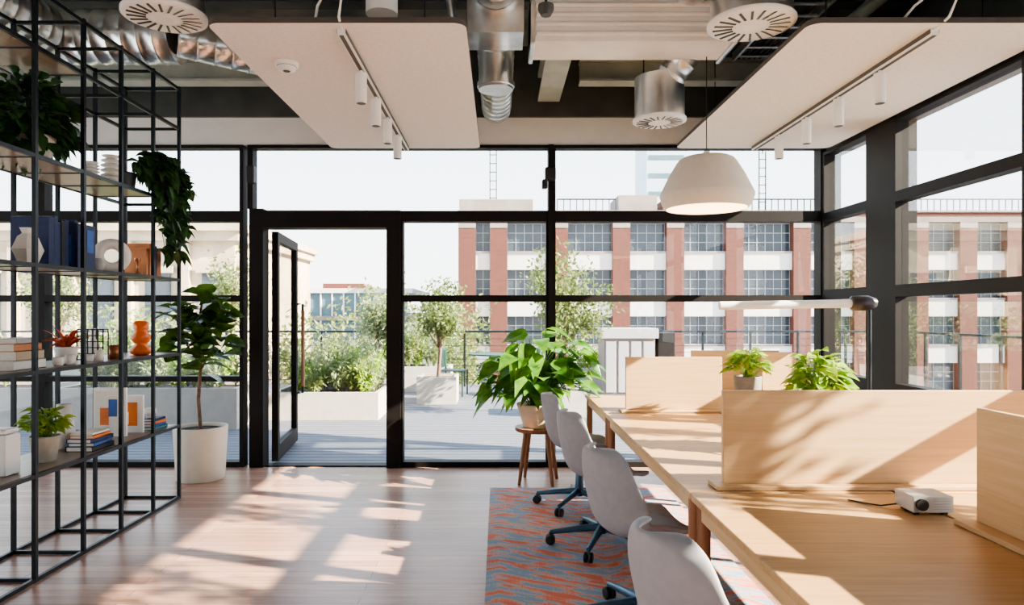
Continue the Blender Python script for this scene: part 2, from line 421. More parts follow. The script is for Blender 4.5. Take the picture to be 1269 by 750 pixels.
b=diffuser(1.39,3.76,3.04,.235,.28); spiral(b,FOIL,[(1.39,3.76,3.3),(1.3,3.9,3.45),(1.2,4.3,3.5)],.12,16); b.done()
b=diffuser(1.13,4.8,2.80,.185,.3)
spiral(b,FOIL,[(1.08,4.8,3.02),(1.2,4.72,3.1),(1.3,4.66,3.25),(1.34,4.62,3.4),(1.3,4.6,3.5)],.10,18); b.done()
b=B('ceiling_speaker'); b.lathe(WHITE,[(.085,0),(.085,.12),(.07,.14)],(-.63,3.68,3.06)); b.tube(STEEL,[(-.63,3.68,3.18),(-.63,3.68,CZ)],.006); b.done()
b=B('ceiling_camera'); b.lathe(BEAM,[(.03,0),(.045,.03),(.045,.06)],(.27,3.9,3.15)); b.tube(STEEL,[(.27,3.9,3.2),(.27,3.9,CZ)],.008); b.done()
b=B('steel_beam'); b.box(GBEAM,.36,.56,4.7,6.3,3.40,3.43); b.box(GBEAM,.45,.47,4.7,6.3,3.43,3.62); b.box(GBEAM,.36,.56,4.7,6.3,3.62,3.65)
b.tube(STEEL,[(.46,5,3.6),(.46,5,CZ)],.006); b.tube(STEEL,[(.46,6,3.6),(.46,6,CZ)],.006); b.done()
b=B('steel_beam'); b.box(GBEAM,XL,-.4,5.85,6.0,3.44,3.46); b.box(GBEAM,XL,-.4,5.92,5.94,3.46,3.62); b.box(GBEAM,XL,-.4,5.85,6.0,3.62,3.64); b.done()
b=B('steel_beam'); b.box(GBEAM,.7,XR,5.85,6.0,3.44,3.46); b.box(GBEAM,.7,XR,5.92,5.94,3.46,3.62); b.box(GBEAM,.7,XR,5.85,6.0,3.62,3.64); b.done()
b=B('cable_tray')
b.box(GALV,1.95,1.97,1.5,5.7,3.55,3.62); b.box(GALV,2.25,2.27,1.5,5.7,3.55,3.62)
for k in range(22): b.box(GALV,1.97,2.25,1.6+k*.19,1.63+k*.19,3.555,3.565)
for i in range(5): b.tube(RUBBER,[(2.0+i*.045,1.5,3.58),(2.02+i*.045,3.8,3.58),(2.0+i*.045,5.7,3.58)],.012,6)
b.tube(STEEL,[(1.98,3.37,3.56),(1.98,3.37,3.779)],.006); b.done()
b=B('sprinkler_pipe'); b.tube(GALV,[(XL+.1,4.5,3.72),(XR-.1,4.5,3.72)],.03,12); b.tube(WHITE,[(-2.2,.5,3.70),(-2.2,4.4,3.70)],.025,10); b.tube(GALV,[(-.35,1,3.7),(-.35,6.3,3.7)],.03,10)
b.tube(GALV,[(1.75,1,3.68),(1.75,5.6,3.68)],.04,10); b.tube(GBEAM,[(2.6,1,3.6),(2.6,5.6,3.6)],.05,10)
b.tube(GALV,[(-6.5,5.55,3.72),(-.4,5.55,3.72)],.05,10); b.tube(DUCTW,[(-6.5,5.7,3.60),(-.5,5.7,3.60)],.03,10)
b.done()
b=B('wall_sensor'); b.box(RUBBER,-2.34,-2.27,D-.14,D-.05,2.66,2.82); b.done(.01)
b=B('wall_sensor'); b.box(RUBBER,.43,.53,D-.16,D-.07,2.68,2.80); b.box(RUBBER,.40,.45,D-.2,D-.1,2.6,2.68); b.done(.01)

# pendant
b=B('pendant_lamp')
px,py,pz=1.37,4.5,2.135
b.lathe(SHADE,[(.262,.0),(.285,.03),(.302,.085),(.300,.10),(.245,.215),(.195,.30),(.175,.325),(.15,.338),(.02,.342)],(px,py,pz),64,capb=False,capt=True)
b.lathe(mat('pendant_lining',(.9,.80,.66),.7,emit=.2),[(.258,.002),(.28,.035),(.29,.09),(.18,.30),(.02,.32)],(px,py,pz),64,capb=False)
b.tube(STEEL,[(px,py,pz+.33),(px,py,3.14)],.003,6); b.lathe(WHITE,[(.03,.335),(.02,.38)],(px,py,pz),16)
b.done()

# ------------------------------------------------------------ desks
def desk(y0,y1):
    b=B('shared_desk')
    b.box(DESKW,.755,1.565,y0,y1,.712,.74); b.box(DESKW,1.575,2.385,y0,y1,.712,.74)
    b.box(DIVY,.775,.80,y0+.06,y1-.06,.65,.712); b.box(DIVY,2.34,2.365,y0+.06,y1-.06,.65,.712)
    b.box(DIVW,.80,2.34,y0+.06,y0+.085,.65,.712); b.box(DIVW,.80,2.34,y1-.085,y1-.06,.65,.712)
    b.box(STEEL,1.2,1.9,y0+.3,y1-.3,.60,.65)
    for x,zb in ((.79,.0125),(2.35,0)):
        for y in (y0+.05,y1-.05): b.tube(LEGW,[(x,y,zb),(x,y,.35),(x,y,.712)],[.019,.026,.026],16)
    b.done(.004)
desk(.35,2.68); desk(2.70,4.83); desk(4.85,5.98)
def divider_x(x0,x1,y,zt=1.135):
    b=B('desk_divider'); b.box(DIVW,x0,x1,y-.012,y+.012,.758,zt); b.box(DIVW,x0-.04,x1+.02,y-.06,y+.06,.741,.758); b.done(.003)
def divider_y(x,y0,y1,zt=1.135):
    b=B('desk_divider'); b.box(DIVY,x-.012,x+.012,y0,y1,.758,zt); b.box(DIVY,x-.07,x+.07,y0-.0,y1+.03,.741,.758); b.done(.003)
divider_x(.91,2.3,2.78); divider_x(.91,1.60,4.90); divider_x(2.1,2.36,5.45)
divider_x(1.62,2.36,5.75)
divider_y(1.60,.6,2.27)
# projector
b=B('projector')
b.box(PROJ,1.45,1.59,2.385,2.50,.752,.808); b.lathe(RUBBER,[(.02,0),(.02,.012)],(0,0,0),24,M=Matrix.Translation((1.475,2.383,.781))@Matrix.Rotation(math.radians(90),4,'X'))
for k in range(5): b.box(TRACK,1.52,1.58,2.382,2.385,.763+k*.009,.766+k*.009)
b.box(RUBBER,1.46,1.48,2.40,2.48,.741,.752); b.box(RUBBER,1.56,1.58,2.40,2.48,.741,.752)
b.done(.006)
b=B('charging_cable'); b.tube(RUBBER,[(1.44,2.47,.76),(1.40,2.50,.745),(1.35,2.54,.744),(1.32,2.58,.744)],.003,6); b.done()
# linear desk lamp
b=B('linear_desk_lamp')
b.tube(WHITE,[(1.375,4.25,1.495),(2.25,4.25,1.51)],.026,20)
b.tube(mat('lamp_dark',(.06,.055,.06),.35,metal=.4,noise=.1,scale=5),[(2.19,4.25,1.51),(2.20,4.25,1.51),(2.30,4.25,1.512),(2.345,4.25,1.512)],[.03,.045,.047,.03],20)
b.tube(STEEL,[(2.31,4.25,1.5),(2.31,4.25,.76)],.010,12); b.lathe(STEEL,[(.07,0),(.07,.012),(.02,.02)],(2.29,4.25,.741),24)
b.done()

# ------------------------------------------------------------ plants
def pot(b,m,x,y,z,rb,rt,h,rim=.012):
    b.lathe(m,[(rb*.96,0),(rb,.01),(rt,h-.01),(rt,h),(rt-rim,h),(rt-rim-.005,h-.03)],(x,y,z),40,capt=False)
    b.lathe(SOIL,[(rt-rim-.004,h-.035),(.01,h-.025)],(x,y,z),24,capb=False)
def bush(name,x,y,z,potm,rb,rt,ph,lm,n,L,W,spread,height,stems=True):
    b=B(name); pot(b,potm,x,y,z,rb,rt,ph)
    for i in range(n):
        a=U(0,2*math.pi); q=U(0,1)**.6; rr=spread*q
        tip=Vector((x+rr*math.cos(a),y+rr*math.sin(a),z+ph+height*(.12+.88*math.sqrt(max(0,1-q*q))*U(.35,1))))
        b0=Vector((x+U(-.3,.3)*rt,y+U(-.3,.3)*rt,z+ph-.03))
        if stems and i%2==0: b.tube(lm,[b0,(b0+tip)/2+Vector((0,0,.15*spread)),tip],.002,5,cap=False)
        d=Vector((math.cos(a)*U(.6,1),math.sin(a)*U(.6,1),U(-.2,.6)))
        b.leaf(lm,tip,d,L*U(.7,1.15),W*U(.75,1.1),U(.2,.55))
    return b.done()
# fiddle leaf fig in cream pot
b=B('fiddle_leaf_fig'); fx,fy=-2.61,5.98
pot(b,POTW,fx,fy,0,.20,.225,.46,.02)
tr=[(fx,fy,.42),(fx-.02,fy,.7),(fx+.0,fy,1.0),(fx-.02,fy,1.35),(fx+.02,fy,1.6)]
b.tube(BARK,tr,[.016,.015,.014,.012,.008],10)
b.tube(BARK,[(fx,fy,.95),(fx+.12,fy-.03,1.15),(fx+.21,fy-.05,1.4)],[.01,.009,.006],8)
b.tube(BARK,[(fx-.01,fy,1.0),(fx-.12,fy-.04,1.2),(fx-.2,fy-.05,1.42)],[.01,.009,.006],8)
for (cx,cz0,cz1,n) in ((0.01,.93,1.62,34),(.20,1.08,1.55,24),(-.16,1.08,1.52,24)):
    for i in range(n):
        a=i*2.4+U(-.3,.3); z=cz0+(cz1-cz0)*i/n
        b.leaf(FIG,(fx+cx,fy-(.05 if cx else 0),z),(math.cos(a),math.sin(a)*.5-.15,U(-.3,.9)),U(.18,.27),U(.15,.20),U(.1,.5),.12,6,'fid')
b.done()
# large broad-leaf plant on timber stool
b=B('plant_stool'); sx,sy=.34,5.86
b.lathe(LEGW,[(.19,0),(.2,.01),(.2,.035)],(sx,sy,.44),36)
for k in range(4):
    a=math.radians(45+90*k-12); b.tube(LEGW,[(sx+.13*math.cos(a),sy+.13*math.sin(a),.44),(sx+.2*math.cos(a),sy+.2*math.sin(a),0)],[.022,.014],12)
b.done()
b=B('potted_philodendron'); pot(b,POTT,sx,sy,.476,.13,.185,.20,.015)
for i in range(125):
    a=U(0,2*math.pi); q=U(0,1)**.7; rr=.06+.38*q; h=.72+.60*math.sqrt(1-q*q*.75)*U(.12,1)
    tip=Vector((sx+rr*math.cos(a),sy+rr*math.sin(a)*.5-.14,h)); b0=Vector((sx+U(-.08,.08),sy+U(-.08,.08),.65))
    b.tube(PHIL,[b0,(b0+tip)/2+Vector((0,0,.1)),tip],.004,5,cap=False)
    b.leaf(PHIL,tip,(math.cos(a),math.sin(a)*.5-.3,U(-.7,.4)),U(.16,.25),U(.13,.18),U(.2,.6),.1,6,'heart')
b.done()
bush('potted_pothos',1.62,3.45,.741,POTW,.06,.085,.22,LIME,160,.09,.06,.12,.30)
bush('potted_pothos',1.66,4.55,.741,mat('grey_pot',(.22,.20,.18),.7,noise=.2,scale=20),.075,.09,.29,LIME,120,.085,.055,.11,.18)
b=B('small_tray'); b.lathe(WHITE,[(.10,0),(.12,.012)],(1.72,5.1,.80),30); b.lathe(WHITE,[(.05,.0),(.02,.01),(.02,.06)],(1.72,5.1,.741),24); b.done()
b=B('apple_bowl'); b.lathe(STONEW,[(.03,0),(.07,.04),(.075,.045)],(2.12,4.9,.741),24,capt=False)
for k in range(4): b.lathe(LIME,[(.005,-.028),(.025,-.018),(.03,0),(.022,.022),(.004,.027)],(2.12+.03*math.cos(k*1.6),4.9+.03*math.sin(k*1.6),.785),14)
b.done()

# ------------------------------------------------------------ shelving
b=B('steel_shelving')
XF,XB=-2.5,-2.92
YS=[5.34,4.94,4.52,4.11,3.68,3.26,2.84,2.42,2.0]
LV=[.012,.57,1.13,1.71,2.30,2.89,3.2]
t=.011
ZT=3.22
for y in YS:
    for x in (XF,XB): b.box(STEEL,x-t,x+t,y-t,y+t,0,ZT)
    for z in LV: b.box(STEEL,XB+t,XF-t,y-t*.8,y+t*.8,z-.012,z+.008)
for z in LV:
    for x in (XF,XB): b.box(STEEL,x-t*.9,x+t*.9,YS[-1],YS[0],z-.012,z+.010)
for z,ym in ((.57,5.34),(1.13,5.34),(1.71,5.34),(2.30,4.94)):
    b.box(SHELFW,XB+.012,XF-.012,YS[-1],ym-.012,z-.008,z+.012)
b.box(SHELFW,XB+.012,XF-.012,YS[-1],4.11,2.882,2.90)
b.done()
TOP=.0125
def S(z): return z+TOP
def foliage(name,x,y,z,potm,lm,n,L,W,sx_,sy_,sz,zc):
    b=B(name); pot(b,potm,x,y,z,.09,.12,.16)
    for i in range(n):
        v=Vector((U(-1,1),U(-1,1),U(-1,1))); v=v.normalized()*U(.45,1)
        p=Vector((x+v.x*sx_,y+v.y*sy_,max(z+.02,z+zc+v.z*sz)))
        if i%3==0: b.tube(lm,[(x,y,z+.14),(Vector((x,y,z+.3))+p)/2,p],.004,5,cap=False)
        b.leaf(lm,p,(v.x,v.y,v.z*.5+U(-.3,.2)),L*U(.7,1.2),W*U(.7,1.1),U(.2,.6))
    return b.done()
foliage('potted_peperomia',-2.7,3.95,S(2.30),POTW,DKLEAF,300,.11,.09,.15,.30,.23,.28)
b=B('spiral_vase')
pr=[]
for k in range(0,46):
    z=k/45*.2; pr.append((.045+.014*math.cos(k*.84)+.01*math.sin(k/45*math.pi),z))
b.lathe(STONEW,pr,(-2.62,4.62,S(2.30)),32); b.lathe(STONEW,[(r*.8,z*.6) for r,z in pr],(-2.66,4.45,S(2.30)),32); b.done()
b=B('trailing_ivy'); pot(b,mat('black_pot',(.03,.03,.03),.5,noise=.2,scale=10),-2.66,4.84,S(2.30),.07,.085,.13)
for s_ in range(32):
    a=U(-.8,1.9); r0=U(.03,.2); hang=U(.1,.64); pts=[]
    for k in range(9):
        q=k/8; rr=.05+r0*min(1,q*2.2)+.03*q
        zz=S(2.30)+.14+.17*math.sin(min(1,q*2)*math.pi*.5)*(1-q*.3)-hang*max(0,q-.3)*1.5
        pts.append(Vector((-2.60+abs(rr*math.cos(a))*.8+.06*q,4.87+rr*math.sin(a)+.2*q,zz)))
    b.tube(DKLEAF,pts,.003,5,cap=False)
    for k in range(1,9):
        for _ in range(4): b.leaf(DKLEAF,pts[k],(U(-.4,1),U(-.6,1),U(-.8,.3)),U(.07,.12),U(.05,.09),U(.2,.6),n=4)
b.done()
# level 1.71
z=S(1.71)
b=B('faceted_vase'); b.lathe(STONEW,[(.05,0),(.085,.08),(.055,.15),(.03,.17),(.045,.20)],(-2.62,3.80,z),6,smooth=False)
b.lathe(STONEW,[(.06,0),(.08,.05),(.05,.1),(.02,.12)],(-2.75,3.62,z),6,smooth=False); b.done()
def books(name,x,y,z,specs):
    b=B(name); yy=y
    for w,h,d,m in specs:
        b.box(m,x-d/2,x+d/2,yy,yy+w,z,z+h); b.box(PAPER,x-d/2+.003,x+d/2-.003,yy+.003,yy+w-.003,z+.004,z+h+.001); yy+=w+.001
    return b.done()
books('art_books',-2.68,3.90,z,[(.05,.28,.22,NAVY),(.03,.29,.22,NAVY),(.04,.26,.2,NAVY),(.03,.27,.21,RUBBER),(.035,.28,.21,NAVY)])
b=B('picture_book'); b.box(NAVY,-2.80,-2.56,4.12,4.15,z,z+.29); b.box(ORANGE,-2.77,-2.67,4.116,4.12,z+.13,z+.27); b.box(BLUE,-2.66,-2.58,4.116,4.12,z+.03,z+.2); b.box(NAVY,-2.555,-2.54,4.12,4.3,z,z+.27)
b.box(ORANGE,-2.539,-2.538,4.15,4.2,z+.04,z+.22); b.box(BLUE,-2.539,-2.538,4.21,4.28,z+.1,z+.24); b.done()
b=B('ring_sculpture'); vs=[];fs=[]
cA=math.cos(.5); sA=math.sin(.5)
for i in range(32):
    for j in range(14):
        A=2*math.pi*i/32; C=2*math.pi*j/14; rr=.082+.036*math.cos(C); lx=rr*math.cos(A); ly=.04*math.sin(C)
        vs.append((-2.64+lx*cA-ly*sA,4.66+lx*sA+ly*cA,z+.118+rr*math.sin(A)))
for i in range(32):
    for j in range(14): fs.append((i*14+j,((i+1)%32)*14+j,((i+1)%32)*14+(j+1)%14,i*14+(j+1)%14))
b.add(vs,fs,STONEW,True); b.done()
books('book_row',-2.66,5.0,z,[(.035,.2,.16,COPPER),(.03,.24,.17,COPPER),(.03,.22,.17,COPPER),(.025,.2,.15,ORANGE),(.03,.23,.16,NAVY),(.03,.2,.16,COPPER),(.03,.22,.16,COPPER)])
b=B('candle_holder'); b.lathe(COPPER,[(.03,0),(.03,.01),(.008,.02),(.008,.09),(.022,.1),(.022,.12)],(-2.58,4.88,z),20); b.done()
b=B('small_vase'); b.lathe(STONEW,[(.02,0),(.035,.03),(.03,.07),(.012,.1),(.016,.12)],(-2.80,4.46,z),24); b.lathe(TRACK,[(.025,0),(.04,.03),(.035,.06),(.02,.08)],(-2.58,4.40,z),24); b.done()
# level 1.13
z=S(1.13)
def stack(name,x,y,z,specs):
    b=B(name); zz=z
    for h,w,d,m,a in specs:
        M=Matrix.Translation((x,y,zz))@Matrix.Rotation(a,4,'Z')
        b.box(m,-d/2,d/2,-w/2,w/2,0,.003,M); b.box(m,-d/2,d/2,-w/2,w/2,h-.003,h,M); b.box(m,-d/2,-d/2+.004,-w/2,w/2,0,h,M)
        b.box(PAPER,-d/2+.003,d/2-.004,-w/2+.004,w/2-.004,.003,h-.003,M); b.box(m,d/2-.003,d/2,-w/2,w/2,.0,h,M); zz+=h
    return b.done()
stack('storage_box_stack',-2.68,3.76,z,[(.05,.26,.2,PAPER,0),(.05,.24,.2,SAND,.05),(.04,.22,.18,COPPER,0),(.03,.2,.16,TRACK,.1)])
b=B('potted_bromeliad'); pot(b,STONEW,-2.66,4.20,z,.05,.065,.10)
for k in range(30):
    a=U(0,6.28); b.leaf(RED,(-2.66,4.20,z+.08),(math.cos(a)*.8,math.sin(a)*.8,U(.5,1.5)),U(.16,.27),.035,U(.2,.6),n=5)
b.done()
b=B('ceramic_cups')
for dx,dy,r,h in ((.08,4.0,.03,.05),(.1,4.08,.028,.06),(.06,4.33,.03,.045),(.1,4.38,.025,.07)): b.lathe(STONEW,[(r*.7,0),(r,.01),(r,h),(r-.005,h),(r-.006,.012)],(-2.66+dx,dy,z),20,capt=False)
b.done()
b=B('wire_grid_sculpture')
for k in range(6):
    xx=-2.76+k*.034
    b.box(STEEL,xx,xx+.006,4.46,4.466,z,z+.2); b.box(STEEL,-2.76,-2.584,4.46,4.466,z+k*.039,z+k*.039+.006)
    b.box(STEEL,xx,xx+.006,4.52,4.526,z,z+.2); b.box(STEEL,xx,xx+.006,4.46,4.526,z+.197,z+.203)
b.done()
b=B('terracotta_mug'); b.lathe(COPPER,[(.03,0),(.038,.005),(.038,.09),(.034,.09),(.033,.01)],(-2.60,4.62,z),24,capt=False)
b.tube(COPPER,[(-2.60,4.658,z+.07),(-2.60,4.685,z+.065),(-2.60,4.685,z+.03),(-2.60,4.658,z+.025)],.005,8); b.done()
b=B('orange_glass_vase'); b.lathe(ORGL,[(.045,0),(.07,.01),(.08,.04),(.04,.075),(.055,.1),(.075,.13),(.045,.165),(.05,.19),(.055,.235),(.035,.25)],(-2.63,5.02,z),32); b.done()
b=B('small_jar'); b.lathe(STONEW,[(.03,0),(.04,.03),(.03,.06),(.02,.07)],(-2.75,5.22,z),24); b.done()
b=B('bottle_vase'); b.lathe(STONEW,[(.03,0),(.045,.02),(.045,.08),(.015,.13),(.015,.19),(.02,.2)],(-2.84,4.78,z),24); b.done()
b=B('footed_bowl'); b.lathe(STONEW,[(.03,0),(.015,.02),(.02,.04),(.07,.07),(.08,.09),(.074,.09),(.05,.07)],(-2.80,3.98,z),28,capt=False); b.done()
# level .57
z=S(.57)
bush('potted_schefflera',-2.66,4.0,z,mat('stone_pot',(.38,.34,.28),.7,noise=.15,scale=20),.06,.08,.15,LIME,110,.08,.045,.10,.17)
b=B('white_canister'); b.box(WHITE,-2.72,-2.6,3.6,3.72,z,z+.22); b.box(WHITE,-2.715,-2.605,3.605,3.715,z+.222,z+.25); b.done(.012)
stack('book_stack',-2.62,4.38,z,[(.03,.24,.17,RUBBER,0),(.022,.22,.16,BLUE,.06),(.025,.23,.16,NAVY,-.05),(.02,.2,.15,ORANGE,.04),(.018,.19,.14,PAPER,0)])
b=B('white_pitcher'); b.lathe(STONEW,[(.055,0),(.07,.04),(.062,.12),(.042,.18),(.045,.28),(.04,.28),(.036,.18)],(-2.80,4.40,z),28,capt=False)
b.tube(STONEW,[(-2.80,4.44,z+.2),(-2.80,4.50,z+.19),(-2.80,4.51,z+.12),(-2.80,4.465,z+.08)],.009,8); b.done()
b=B('framed_print'); b.box(WHITE,-2.85,-2.62,4.80,4.82,z,z+.34); b.box(PAPER,-2.835,-2.635,4.796,4.80,z+.02,z+.32)
b.box(ORANGE,-2.80,-2.74,4.794,4.796,z+.08,z+.2); b.box(BLUE,-2.74,-2.68,4.793,4.795,z+.14,z+.26); b.done()
b=B('framed_print'); b.box(WHITE,-2.80,-2.58,4.95,4.97,z,z+.27); b.box(ORANGE,-2.76,-2.62,4.946,4.95,z+.05,z+.22); b.box(PAPER,-2.74,-2.68,4.944,4.946,z+.06,z+.15); b.done()
stack('book_stack',-2.62,5.14,z,[(.022,.2,.16,TEAL,0),(.02,.19,.15,BLUE,.08),(.02,.18,.15,ORANGE,-.05),(.018,.17,.14,NAVY,0)])
b=B('ceramic_dish'); b.lathe(STONEW,[(.02,0),(.03,.03),(.045,.035),(.04,.07),(.02,.075)],(-2.62,5.13,z+.081),24); b.done()

# ------------------------------------------------------------ rug
b=B('woven_rug'); b.box(RUG,-.07,1.36,.2,5.62,0,.012); b.done()

# ------------------------------------------------------------ chairs
def chair(x,y,rot):
    E=bpy.data.objects.new('desk_chair',None); bpy.context.scene.collection.objects.link(E)
    prof=[(.235,.425,.17),(.215,.445,.205),(.10,.445,.225),(-.05,.435,.235),(-.16,.445,.24),(-.215,.50,.24),(-.245,.60,.238),(-.262,.70,.228),(-.275,.785,.195),(-.28,.825,.145),(-.282,.842,.07)]
    b=B('shell'); vs=[];fs=[]; N=9
    for i,(px_,pz_,w) in enumerate(prof):
        tt=min(1,max(0,(i-3)/3))
        for k in range(N):
            u=-1+2*k/(N-1); c=abs(u)**2.2
            fwd=c*.15*tt*(1.0 if i<7 else .65); up=c*.05*(1-tt)+ (c*.06 if 2<i<6 else 0)
            vs.append((px_+fwd,u*w,pz_+up))
    for i in range(len(prof)-1):
        for k in range(N-1): a=i*N+k; fs.append((a,a+1,a+N+1,a+N))
    b.add(vs,fs,SHELL,True); b.done(solid=.022,sub=2,parent=E)
    b=B('seat_pad'); vs=[];fs=[]
    for i in range(9):
        q=-1+2*i/8
        for k in range(9):
            u=-1+2*k/8; e=max(0,1-(abs(q)**3))*max(0,1-abs(u)**3)
            vs.append((.03+q*.17,u*.185*(1-.12*max(0,q)),.452+.025*e**.5+.012*abs(u)**2))
    for i in range(8):
        for k in range(8): a=i*9+k; fs.append((a,a+1,a+10,a+9))
    b.add(vs,fs,SEATP,True); b.done(solid=.01,sub=1,parent=E)
    b=B('star_base')
    b.lathe(BASE,[(.016,.1),(.016,.40)],(0,0,0),16); b.lathe(BASE,[(.028,.08),(.032,.12),(.026,.27)],(0,0,0),20)
    b.box(BASE,-.1,.1,-.06,.06,.395,.42); b.tube(RUBBER,[(0,0,.405),(.02,-.2,.40)],.006,8)
    for k in range(5):
        a=2*math.pi*k/5+.3; c,s_=math.cos(a),math.sin(a)
        b.tube(BASE,[(0.02*c,.02*s_,.115),(.15*c,.15*s_,.10),(.32*c,.32*s_,.075)],[.024,.02,.014],10)
        b.tube(BASE,[(.32*c,.32*s_,.078),(.32*c,.32*s_,.045)],.009,8)
        for sg in (-1,1):
            M=Matrix.Translation((.32*c+sg*.015*-s_,.32*s_+sg*.015*c,.031))@Matrix.Rotation(a,4,'Z')@Matrix.Rotation(math.radians(90),4,'X')
            b.lathe(RUBBER,[(.02,-.010),(.030,-.008),(.030,.008),(.02,.010)],(0,0,0),18,M=M)
    b.done(parent=E)
    E.location=(x,y,.0125); E.rotation_euler=(0,0,math.radians(rot))
chair(.60,5.08,4); chair(.64,4.22,14); chair(.66,3.13,20); chair(.655,1.98,20)

# ------------------------------------------------------------ terrace
b=B('terrace_floor')
b.box(DECK,-14,8,D+.2,14.0,-.3,-.02); b.box(DECK,XR+.2,8,-4,D+.2,-.3,-.02)
GAP=mat('decking_joint',(.05,.05,.055),.9)
for k in range(1,51): b.box(GAP,-14,8,D+.2+k*.145,D+.207+k*.145,-.021,-.0185)
b.done()
b=B('added_shadow_slats')  # added overhead slats, put there only to stripe the terrace with shadow
for k in range(6): b.box(DARK,-8,3.3,6.75+k*.34,6.92+k*.34,3.72,3.77)
for x in (-7.5,-3.5,.5,3.2): b.box(DARK,x,x+.08,D+.21,8.62,3.77,3.87)
b.done()
b=B('terrace_railing')
for k in range(24): b.box(STEEL,-14+k*.95,-13.96+k*.95,13.6,13.64,-.02,1.08)
b.box(STEEL,-14,8,13.58,13.66,1.06,1.10)
for k in range(7): b.box(STEEL,-14,8,13.612,13.622,.12+k*.135,.13+k*.135)
for k in range(18): b.box(STEEL,7.9,7.94,-3.5+k*.95,-3.46+k*.95,-.02,1.08)
b.box(STEEL,7.88,7.96,-3.5,13.6,1.06,1.10)
b.done()
def planter(x0,x1,y0,y1,h,n,seed,hs=1.0):
    random.seed(seed); b=B('terrace_planter')
    b.box(PLANT,x0,x1,y0,y0+.06,-.02,h); b.box(PLANT,x0,x1,y1-.06,y1,-.02,h); b.box(PLANT,x0,x0+.06,y0+.06,y1-.06,-.02,h); b.box(PLANT,x1-.06,x1,y0+.06,y1-.06,-.02,h)
    b.box(SOIL,x0+.06,x1-.06,y0+.06,y1-.06,-.02,h-.05)
    for i in range(n):
        cx,cy=U(x0+.15,x1-.15),U(y0+.15,y1-.15); H=U(.35,1.0)*hs; lm=random.choice([SAGE,OLIVE,SAGE,LIME])
        for k in range(14):
            a=U(0,6.28); d=Vector((math.cos(a)*.4,math.sin(a)*.4,1)); p0=Vector((cx,cy,h-.05)); p1=p0+d*H*U(.5,.9)
            b.tube(lm,[p0,p1],.004,4,cap=False)
            for j in range(20): b.minileaf(lm,p0.lerp(p1,U(.25,1))+Vector((U(-.04,.04),U(-.04,.04),0)),U(.05,.11),.014)
    b.done()
planter(-3.15,-1.65,9.35,10.6,.36,28,3)
planter(-5.6,-3.3,8.6,9.6,.5,24,4)
planter(-8.5,-5.9,8.6,9.6,.5,18,14)
planter(-3.0,-.9,12.7,13.4,.45,24,5,1.15)
planter(.9,2.6,13.0,13.45,.4,14,6,.8)
def tree(name,x,y,H,cr,lm,n,seed,potted=True,ls=.09,base=0):
    random.seed(seed); b=B(name)
    if potted:
        h=.42
        b.box(PLANT,x-.32,x+.32,y-.32,y-.27,-.02,h); b.box(PLANT,x-.32,x+.32,y+.27,y+.32,-.02,h); b.box(PLANT,x-.32,x-.27,y-.27,y+.27,-.02,h); b.box(PLANT,x+.27,x+.32,y-.27,y+.27,-.02,h); b.box(SOIL,x-.27,x+.27,y-.27,y+.27,-.02,h-.04)
    z0=base+(.36 if potted else -.02)
    b.tube(BARK,[(x,y,z0),(x+.04,y,z0+(H-z0)*.35),(x-.02,y,z0+(H-z0)*.6)],[.035,.028,.02],8)
    cen=Vector((x,y,H-cr*.95))
    for i in range(20):
        v=Vector((U(-1,1),U(-1,1),U(-.8,1))).normalized()*cr*U(.5,.98); tip=cen+v; b0=Vector((x,y,z0+(H-z0)*U(.3,.6)))
        b.tube(BARK,[b0,b0.lerp(tip,.5)+Vector((0,0,.05)),tip],[.014,.008,.003],5,cap=False)
        for j in range(n//20):
            q=U(.35,1.08); p=b0.lerp(tip,q)+Vector((U(-1,1),U(-1,1),U(-1,1)))*cr*.22
            b.minileaf(lm,p,ls*U(.7,1.2),ls*.22)
    b.done()
tree('olive_tree',.95,9.9,2.45,.78,OLIVE,2600,21)
tree('olive_tree',-1.0,11.3,2.0,.52,OLIVE,2200,22)
tree('olive_tree',-2.1,11.7,1.9,.52,SAGE,2200,23)
tree('olive_tree',-4.5,11.5,2.4,.7,OLIVE,1600,25)
tree('olive_tree',-7.2,11.2,2.5,.7,OLIVE,1600,26)
# tall slender trees on the side terrace
tree('olive_tree',4.5,1.55,4.05,.42,OLIVE,700,31)
tree('olive_tree',4.5,2.95,4.0,.36,OLIVE,500,32)
random.seed(11)
def outchair(x,y,rot):
    b=B('terrace_chair'); M=Matrix.Translation((x,y,-.02))@Matrix.Rotation(rot,4,'Z')
    for i,j in ((-.2,-.2),(.2,-.2),(-.2,.2),(.2,.2)): b.box(GREENM,i-.012,i+.012,j-.012,j+.012,0,.84 if j>0 else .45,M)
    b.box(GREENM,-.22,.22,-.22,.22,.44,.46,M)
    for k in range(5): b.box(GREENM,-.19+k*.085,-.15+k*.085,.19,.21,.5,.84,M)
    b.box(GREENM,-.22,.22,.185,.215,.80,.84,M); b.done()
def outtable(x,y):
    b=B('terrace_table'); b.lathe(GREENM,[(.4,.72),(.4,.745)],(x,y,-.02),30); b.tube(GREENM,[(x,y,-.02),(x,y,.7)],.025,10); b.lathe(GREENM,[(.24,0),(.24,.015)],(x,y,-.02),24); b.done()
outtable(-.15,12.2); outchair(-.8,12.2,1.4); outchair(.5,12.1,-1.5)
b=B('outdoor_counter'); b.box(CONC2,1.85,2.75,12.0,12.7,-.02,1.0); b.box(TRACK,1.8,2.8,11.95,12.75,1.0,1.18); b.box(DARK,2.8,3.1,12.0,12.7,-.02,1.1)
for k in range(4): b.box(TRACK,1.88+k*.22,2.06+k*.22,11.98,12.0,.05,.95)
b.done(.01)
b=B('low_terrace_wall'); b.box(CONC,-14,-5.5,10.0,10.2,-.02,.9); b.done()

